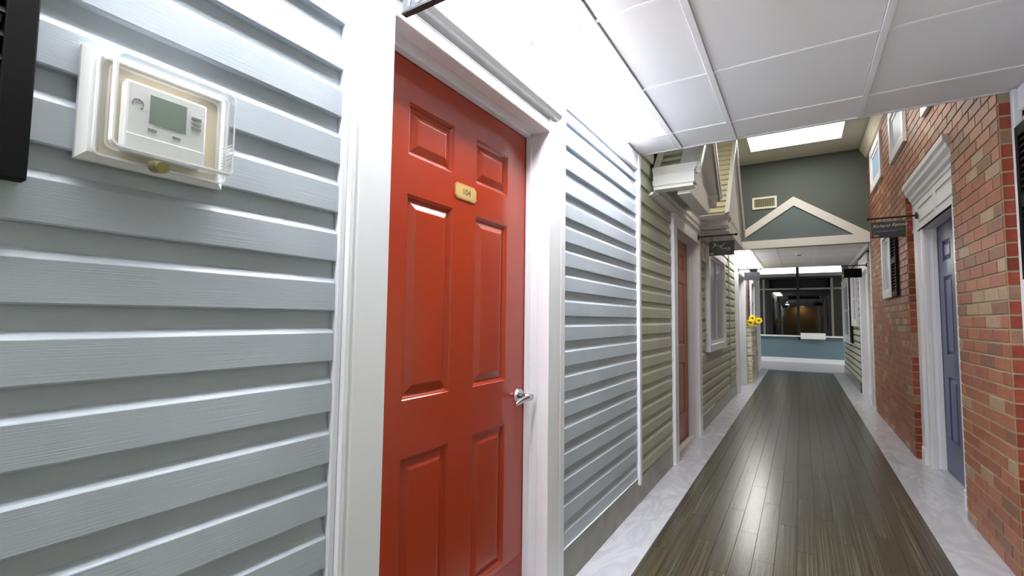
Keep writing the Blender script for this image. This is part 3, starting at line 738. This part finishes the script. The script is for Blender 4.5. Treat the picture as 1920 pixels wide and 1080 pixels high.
def dormer(label, yn, yf, zb, za, xo, sid, xv, tb, rw, soff):
    # xv: where the white verge strip begins on the slope; tb: overhang before the tympanum; rw: visible edge thickness
    t = empty('gable_dormer', (XW, (yn+yf)/2, zb), label, 'dormer', 'gabled dormers on the left wall')
    yc = (yn+yf)/2
    L = math.hypot(yc-yn, za-zb); uy, uz = (yc-yn)/L, (za-zb)/L
    MB().prism([(yn+.06, zb), (yf-.06, zb), (yc, za-.07)], 'x', XW, xo-tb).build('tympanum', dormer_white, t)
    def pt(sgn, y_, a, o): return (y_+sgn*(uy*a-uz*o), zb+uz*a+uy*o)
    for sgn, y_ in ((1, yn), (-1, yf)):
        P = lambda a, o: pt(sgn, y_, a, o)
        MB().prism([P(-.02, 0), P(L+.0, 0), P(L+.0, -rw), P(-.02, -rw)], 'x', XW, xo-.01).build('roof_deck', dormer_white, t)
        s = 0.; pitch = CH*.78
        while s < L-.03:
            s1 = min(s+pitch, L)
            MB().prism([P(s, .001), P(s, .018), P(s1-.016, .006), P(s1-.016, .001)], 'x', XW+.055, xv-.002).build('siding_board', sid, t)
            s += pitch
        MB().prism([P(-.02, 0), P(-.02, .02), P(L, .02), P(L, 0)], 'x', XW, XW+.05).build('flashing', white, t)
        MB().prism([P(-.02, 0), P(-.02, .016), P(L, .016), P(L, 0)], 'x', xv, xo-.035).build('verge_board', white, t)
        MB().prism([P(-.03, -rw), P(-.03, .024), P(L+.01, .024), P(L+.01, -rw)], 'x', xo-.034, xo-.012).build('rake_board', dormer_white, t)
        MB().prism([P(-.03, 0), P(-.03, .034), P(L+.012, .034), P(L+.012, 0)], 'x', xo-.012, xo).build('rake_moulding', white, t)
    return t
XW = -.958
dA = dormer('nearer gabled dormer with olive clad slope above the olive wall', 3.62, 4.66, 2.43, 3.02, -.60, olive_siding, -.76, .12, .05, 0)
return_box(3.58, 3.72, -.625, 2.28, 2.445, dA)
return_box(4.56, 4.70, -.625, 2.33, 2.42, dA)
MB().prism([(-.80, 2.25), (-.70, 2.25), (-.70, 2.44), (-.80, 2.44)], 'y', 3.725, 4.60).build('base_beam', dormer_white, dA, bevel=.002)
dB = dormer('taller gabled dormer farther along, with long steep cream slope', 5.36, 7.06, 2.42, 3.50, -.62, cream_siding, -.665, .05, .05, 0)
return_box(5.50, 5.70, -.635, 2.29, 2.42, dB)
MB().box(-.90, -.67, 5.701, 7.1, 2.287, 2.43).build('base_beam', dormer_white, dB)

# ================================================================== THERMOSTAT
TH = empty('thermostat', (-.975, .36, 1.6), 'white wall thermostat under a clear locking cover on the blue-grey siding', 'thermostat')
ty0, ty1, tz0, tz1 = .243, .462, 1.514, 1.700
# tray-like white base with sloping skirt
vs = []; rings = [(-.976, 0), (-.966, 0), (-.957, .012)]
b = MB()
for (x, i) in rings: vs += [(x, ty0+i, tz0+i), (x, ty1-i, tz0+i), (x, ty1-i, tz1-i), (x, ty0+i, tz1-i)]
fs = [(0, 3, 2, 1)]
for k in range(2):
    for j in range(4): fs.append((4*k+j, 4*k+(j+1) % 4, 4*k+4+(j+1) % 4, 4*k+4+j))
fs.append((8, 9, 10, 11)); b.add(vs, fs)
b.build('base_plate', plastic, TH)
MB().box(-.9568, -.9555, .268, .445, 1.527, 1.684).build('inner_plate', plastic_tan, TH)
bd = MB().box(-.956, -.930, .292, .414, 1.537, 1.655).build('control_body', plastic, TH, bevel=.004)
MB().box(-.930, -.9292, .325, .380, 1.591, 1.640).build('display', lcd, bd)
MB().box(-.930, -.9275, .294, .412, 1.538, 1.565).build('battery_door', plastic, bd, bevel=.001)
for k in range(3): MB().box(-.930, -.928, .388, .404, 1.622-.009*k, 1.626-.009*k).build('button', plastic_grey, bd)
for (y_, z_) in ((.330, 1.580), (.366, 1.578)): MB().box(-.930, -.928, y_-.006, y_+.006, z_-.002, z_+.002).build('button', plastic_grey, bd)
cy_, cz_ = .308, 1.618; dial = MB()
for k in range(7):
    a0, a1 = math.radians(-60+k*40), math.radians(-30+k*40)
    dial.tube((-.9295, cy_+.008*math.cos(a0), cz_+.008*math.sin(a0)), (-.9295, cy_+.008*math.cos(a1), cz_+.008*math.sin(a1)), .0011, 5)
dial.build('dial_mark', plastic_grey, bd)
# clear cover: shell of five thin walls plus rounded frosted rim
def rrect(y0, y1, z0, z1, r, n=5):
    out = []
    for (cy, cz, a) in ((y1-r, z0+r, -90), (y1-r, z1-r, 0), (y0+r, z1-r, 90), (y0+r, z0+r, 180)):
        for k in range(n+1):
            t = math.radians(a+90*k/n); out.append((cy+r*math.cos(t), cz+r*math.sin(t)))
    return out
oy0, oy1, oz0, oz1 = .262, .458, 1.524, 1.692
def shell(xa, xb, ia, ib, m, name, parent, r=.014):
    A = rrect(oy0+ia, oy1-ia, oz0+ia, oz1-ia, r); B = rrect(oy0+ib, oy1-ib, oz0+ib, oz1-ib, max(r-.002, .004)); n = len(A)
    A2 = rrect(oy0+ia+.003, oy1-ia-.003, oz0+ia+.003, oz1-ia-.003, r-.003); B2 = rrect(oy0+ib+.003, oy1-ib-.003, oz0+ib+.003, oz1-ib-.003, max(r-.005, .003))
    vs = [(xa, *p) for p in A]+[(xb, *p) for p in B]+[(xb, *p) for p in B2]+[(xa, *p) for p in A2]
    fs = []
    for q in range(4):
        for j in range(n):
            a, b_, c_, d_ = q*n+j, q*n+(j+1) % n, ((q+1) % 4)*n+(j+1) % n, ((q+1) % 4)*n+j
            fs.append((a, b_, c_, d_))
    return MB().add(vs, fs).build(name, m, parent, smooth=False)
cov = shell(-.957, -.905, 0, .006, clear, 'clear_cover', TH)
shell(-.9555, -.948, -.003, -.003, clear_edge, 'cover_flange', cov)
shell(-.909, -.903, .004, .007, clear_edge, 'cover_rim', cov)
shell(-.9565, -.952, .012, .012, clear_edge, 'cover_bead', cov)
MB().prism(rrect(oy0+.008, oy1-.008, oz0+.008, oz1-.008, .01), 'x', -.9075, -.905).build('cover_face', clear, cov)
for k in range(9): MB().box(-.957, -.915, oy1-.0045, oy1-.0035, oz0+.02+k*.006, oz0+.022+k*.006).build('vent_rib', clear_edge, cov)
MB().tube((-.93, .337, 1.519), (-.897, .337, 1.512), .0105, 16, .0095).build('cover_lock', olive_brass, TH)

# ================================================================== HANGING SIGNS
def sign(xw, sg, y, zb, x0, x1, z0, z1, label, m=slate, text=None, w_plate=True):
    # bracket bar from the wall at xw out to xb; board x0..x1
    xb = x0-.01 if sg < 0 else x1+.01
    t = empty('hanging_sign', (xw, y, zb), label, 'sign', 'hanging name signs')
    br = MB().tube((xw, y, zb), (xb, y, zb), .009, 10).build('bracket_bar', iron, t)
    MB().tube((xb-sg*.0, y, zb), (xb+sg*.022, y, zb), .013, 10).build('bar_finial', iron, br)
    MB().tube((xw, y, zb), (xw+sg*.012, y, zb), .034, 16, .03).build('wall_plate', iron, br)
    for x in (x0+.03, x1-.03): MB().tube((x, y, zb), (x, y, z1), .003, 6).build('hook', iron, t)
    bo = MB().box(x0, x1, y-.008, y+.008, z0, z1).build('board', m, t, bevel=.002)
    return t, bo
# near sign over the red door
t, bo = sign(-.954, 1, .815, 2.255, -.84, -.585, 2.036, 2.20, 'chalkboard sign hanging above the red door at the top of the view', m=slate_grey)
MB().box(-.842, -.583, .806, .824, 2.033, 2.038).build('board_edge', iron, t)
text_mesh('lettering', '104', .062, .15, chalk_white, bo, (-.785, .806, 2.064), (1, 0, 0), (0, 0, 1))
def script_wave(x, z, w_, h, n, seed):
    rnd = random.Random(seed); out = []
    for k in range(n+1):
        out.append((x+w_*k/n, z+(h*(.55+.45*rnd.random()) if k % 2 else 0)))
    return out
t, bo = sign(-.951, 1, 5.42, 2.188, -.835, -.585, 1.972, 2.128, 'black chalkboard sign by the terracotta door under the eave')
stroke('lettering', [[(-.80, 2.055), (-.785, 2.075), (-.775, 2.097), (-.79, 2.10), (-.77, 2.102), (-.765, 2.09), (-.785, 2.078)],
    script_wave(-.785, 2.07, .065, .012, 8, 2), [(-.72, 2.08), (-.71, 2.07), (-.705, 2.076), (-.73, 2.052)], [(-.705, 2.076), (-.69, 2.082), (-.675, 2.103)],
    [(-.725, 2.045), (-.71, 2.062), (-.70, 2.035)], script_wave(-.70, 2.036, .075, .014, 9, 5), [(-.63, 2.052), (-.622, 2.04), (-.64, 2.02), (-.66, 2.022)]],
    .0018, chalk, bo, (0, 5.411, 0), (1, 0, 0), (0, 0, 1))
text_mesh('lettering', '106', .026, .2, chalk, bo, (-.807, 5.411, 1.990), (1, 0, 0), (0, 0, 1))
t, bo = sign(.925, -1, 5.52, 2.252, .588, .842, 2.064, 2.216, 'black chalkboard sign with chalk script beside the blue door')
text_mesh('lettering', 'Richard Rennie', .042, .55, chalk, bo, (.722, 5.511, 2.178), (1, .0, .03), (-.03, 0, 1))
stroke('chalk_smear', [[(.61, 2.125), (.64, 2.128), (.70, 2.126), (.76, 2.13), (.82, 2.138)], [(.61, 2.115), (.70, 2.116), (.77, 2.118), (.825, 2.132)], [(.62, 2.12), (.7, 2.121), (.78, 2.125)]], .0065, chalk_smear, bo, (0, 5.5155, 0), (1, 0, 0), (0, 0, 1))
text_mesh('lettering', '105', .026, .3, chalk, bo, (.620, 5.511, 2.084), (1, 0, 0), (0, 0, 1))
sign(XL+.055, 1, 9.12, 2.175, -.835, -.588, 1.98, 2.118, 'grey slate sign near the far white door on the left', m=slate_grey)
sign(.90, -1, 9.12, 2.168, .602, .835, 1.975, 2.12, 'plain black sign at the far right beside the brick wall end', m=black)

# ================================================================== STONE PLANTER, SUNFLOWERS
PL_ = empty('stone_planter', (-.92, 11.4, 0), 'stacked stone half-height planter wall against the far left wall', 'planter')
MB().box(-.965, -.893, 10.80, 12.10, 0, 1.17).build('core', mortar, PL_)
rnd = random.Random(3)
z = 0.
while z < 1.16:
    h = min(rnd.uniform(.07, .125), 1.175-z)
    # end face stones (towards the camera)
    def stone(x0, x1, y0, y1, z0, z1):
        c = .008; v = []
        for (xx, yy, zz) in ((x0, y0, z0), (x1, y0, z0), (x1, y1, z0), (x0, y1, z0), (x0, y0, z1), (x1, y0, z1), (x1, y1, z1), (x0, y1, z1)):
            v.append((xx+rnd.uniform(-c, c)*.6, yy+rnd.uniform(-c, c), zz+rnd.uniform(-c, c)*.5))
        MB().add(v, [(0,3,2,1),(4,5,6,7),(0,1,5,4),(1,2,6,5),(2,3,7,6),(3,0,4,7)]).build('stone', stone_m, PL_, bevel=.006)
    xs_ = rnd.uniform(-.95, -.90)
    stone(-.962, -.868, 10.757, 10.80, z+.004, z+h-.004)
    y = 10.80
    while y < 12.1:
        l = min(rnd.uniform(.18, .36), 12.12-y)
        stone(-.895, -.868+rnd.uniform(-.006, .006), y+.004, y+l-.004, z+.004, z+h-.004); y += l
    z += h
MB().box(-.97, -.89, 10.80, 12.08, 1.168, 1.178).build('soil', soil, PL_)
def sunflower(p, face, R, label, seed):
    rn = random.Random(seed)
    base = (max(min(p[0], -.90), -.96), p[1]+.03, 1.172)
    t = empty('sunflower', base, label, 'sunflower', 'sunflowers in the stone planter')
    n = Vector(face).normalized(); a = n.orthogonal().normalized(); b_ = n.cross(a); c = Vector(p)
    MB().tube(base, c-n*.01, .006, 6).build('stem', stem_m, t)
    m = MB().tube(c-n*.012, c+n*.012, R*.26, 16, R*.20); hd = m.build('seed_head', seed_m, t)
    N_ = 16
    for k in range(N_):
        th = 2*math.pi*k/N_+rn.uniform(-.06, .06); d = math.cos(th)*a+math.sin(th)*b_; s = n.cross(d)
        RR = R*rn.uniform(.9, 1.08); vs = []
        for (q, wv, o) in ((.2, .07, .0), (.55, .17, .012), (.82, .13, .006), (1, .01, -.006)):
            vs += [c+d*RR*q+s*R*wv+n*o, c+d*RR*q-s*R*wv+n*o, c+d*RR*q-s*R*wv+n*(o-.002), c+d*RR*q+s*R*wv+n*(o-.002)]
        fs = []
        for k2 in range(3):
            for j in range(4): fs.append((4*k2+j, 4*k2+(j+1) % 4, 4*k2+4+(j+1) % 4, 4*k2+4+j))
        fs += [(3, 2, 1, 0), (12, 13, 14, 15)]
        MB().add(vs, fs).build('petal', petal_m, t)
    for k in range(3):
        th = rn.uniform(0, 6.28); q = Vector(base)+Vector((0, 0, .02+.01*k)); d = Vector((math.cos(th)*.6, -abs(math.sin(th)), .6)).normalized(); s = d.cross(Vector((0, 0, 1))).normalized()
        tip = q+d*.10
        MB().add([q, q+d*.05+s*.025, tip, q+d*.05-s*.025, q+Vector((0, 0, -.002)), tip+Vector((0, 0, -.002))], [(0, 1, 2, 3), (0, 4, 1), (3, 4, 0), (1, 5, 2), (2, 5, 3), (1, 4, 5), (3, 5, 4)]).build('leaf', leaf_m, t)
sunflower((-.852, 10.84, 1.315), (.35, -1, .15), .08, 'sunflower in the stone planter, highest of the three', 1)
sunflower((-.878, 10.70, 1.225), (.15, -1, -.05), .08, 'sunflower in the stone planter, lowest of the three', 2)
sunflower((-.742, 10.88, 1.27), (.2, -1, .05), .075, 'smaller sunflower leaning out over the corridor', 3)
bush = empty('leafy_plant', (-.95, 10.86, 1.172), 'small green leafy plant behind the sunflowers', 'plant')
rn = random.Random(9)
for k in range(16):
    q = Vector((-.95+rn.uniform(-.02, .04), 10.84+rn.uniform(-.03, .05), 1.18+rn.uniform(0, .1)))
    d = Vector((rn.uniform(-.4, .8), rn.uniform(-1, .3), rn.uniform(.1, .9))).normalized(); s = d.orthogonal().normalized(); up_ = d.cross(s)*.002
    MB().add([q, q+d*.045+s*.022, q+d*.095, q+d*.045-s*.022, q+up_, q+d*.095+up_], [(0, 1, 2, 3), (0, 3, 5, 4), (0, 4, 5, 1), (1, 5, 2), (3, 2, 5)]).build('leaf', leaf_m, bush)
MB().tube((-.95, 10.86, 1.172), (-.95, 10.86, 1.26), .01, 6).build('stem', stem_m, bush)
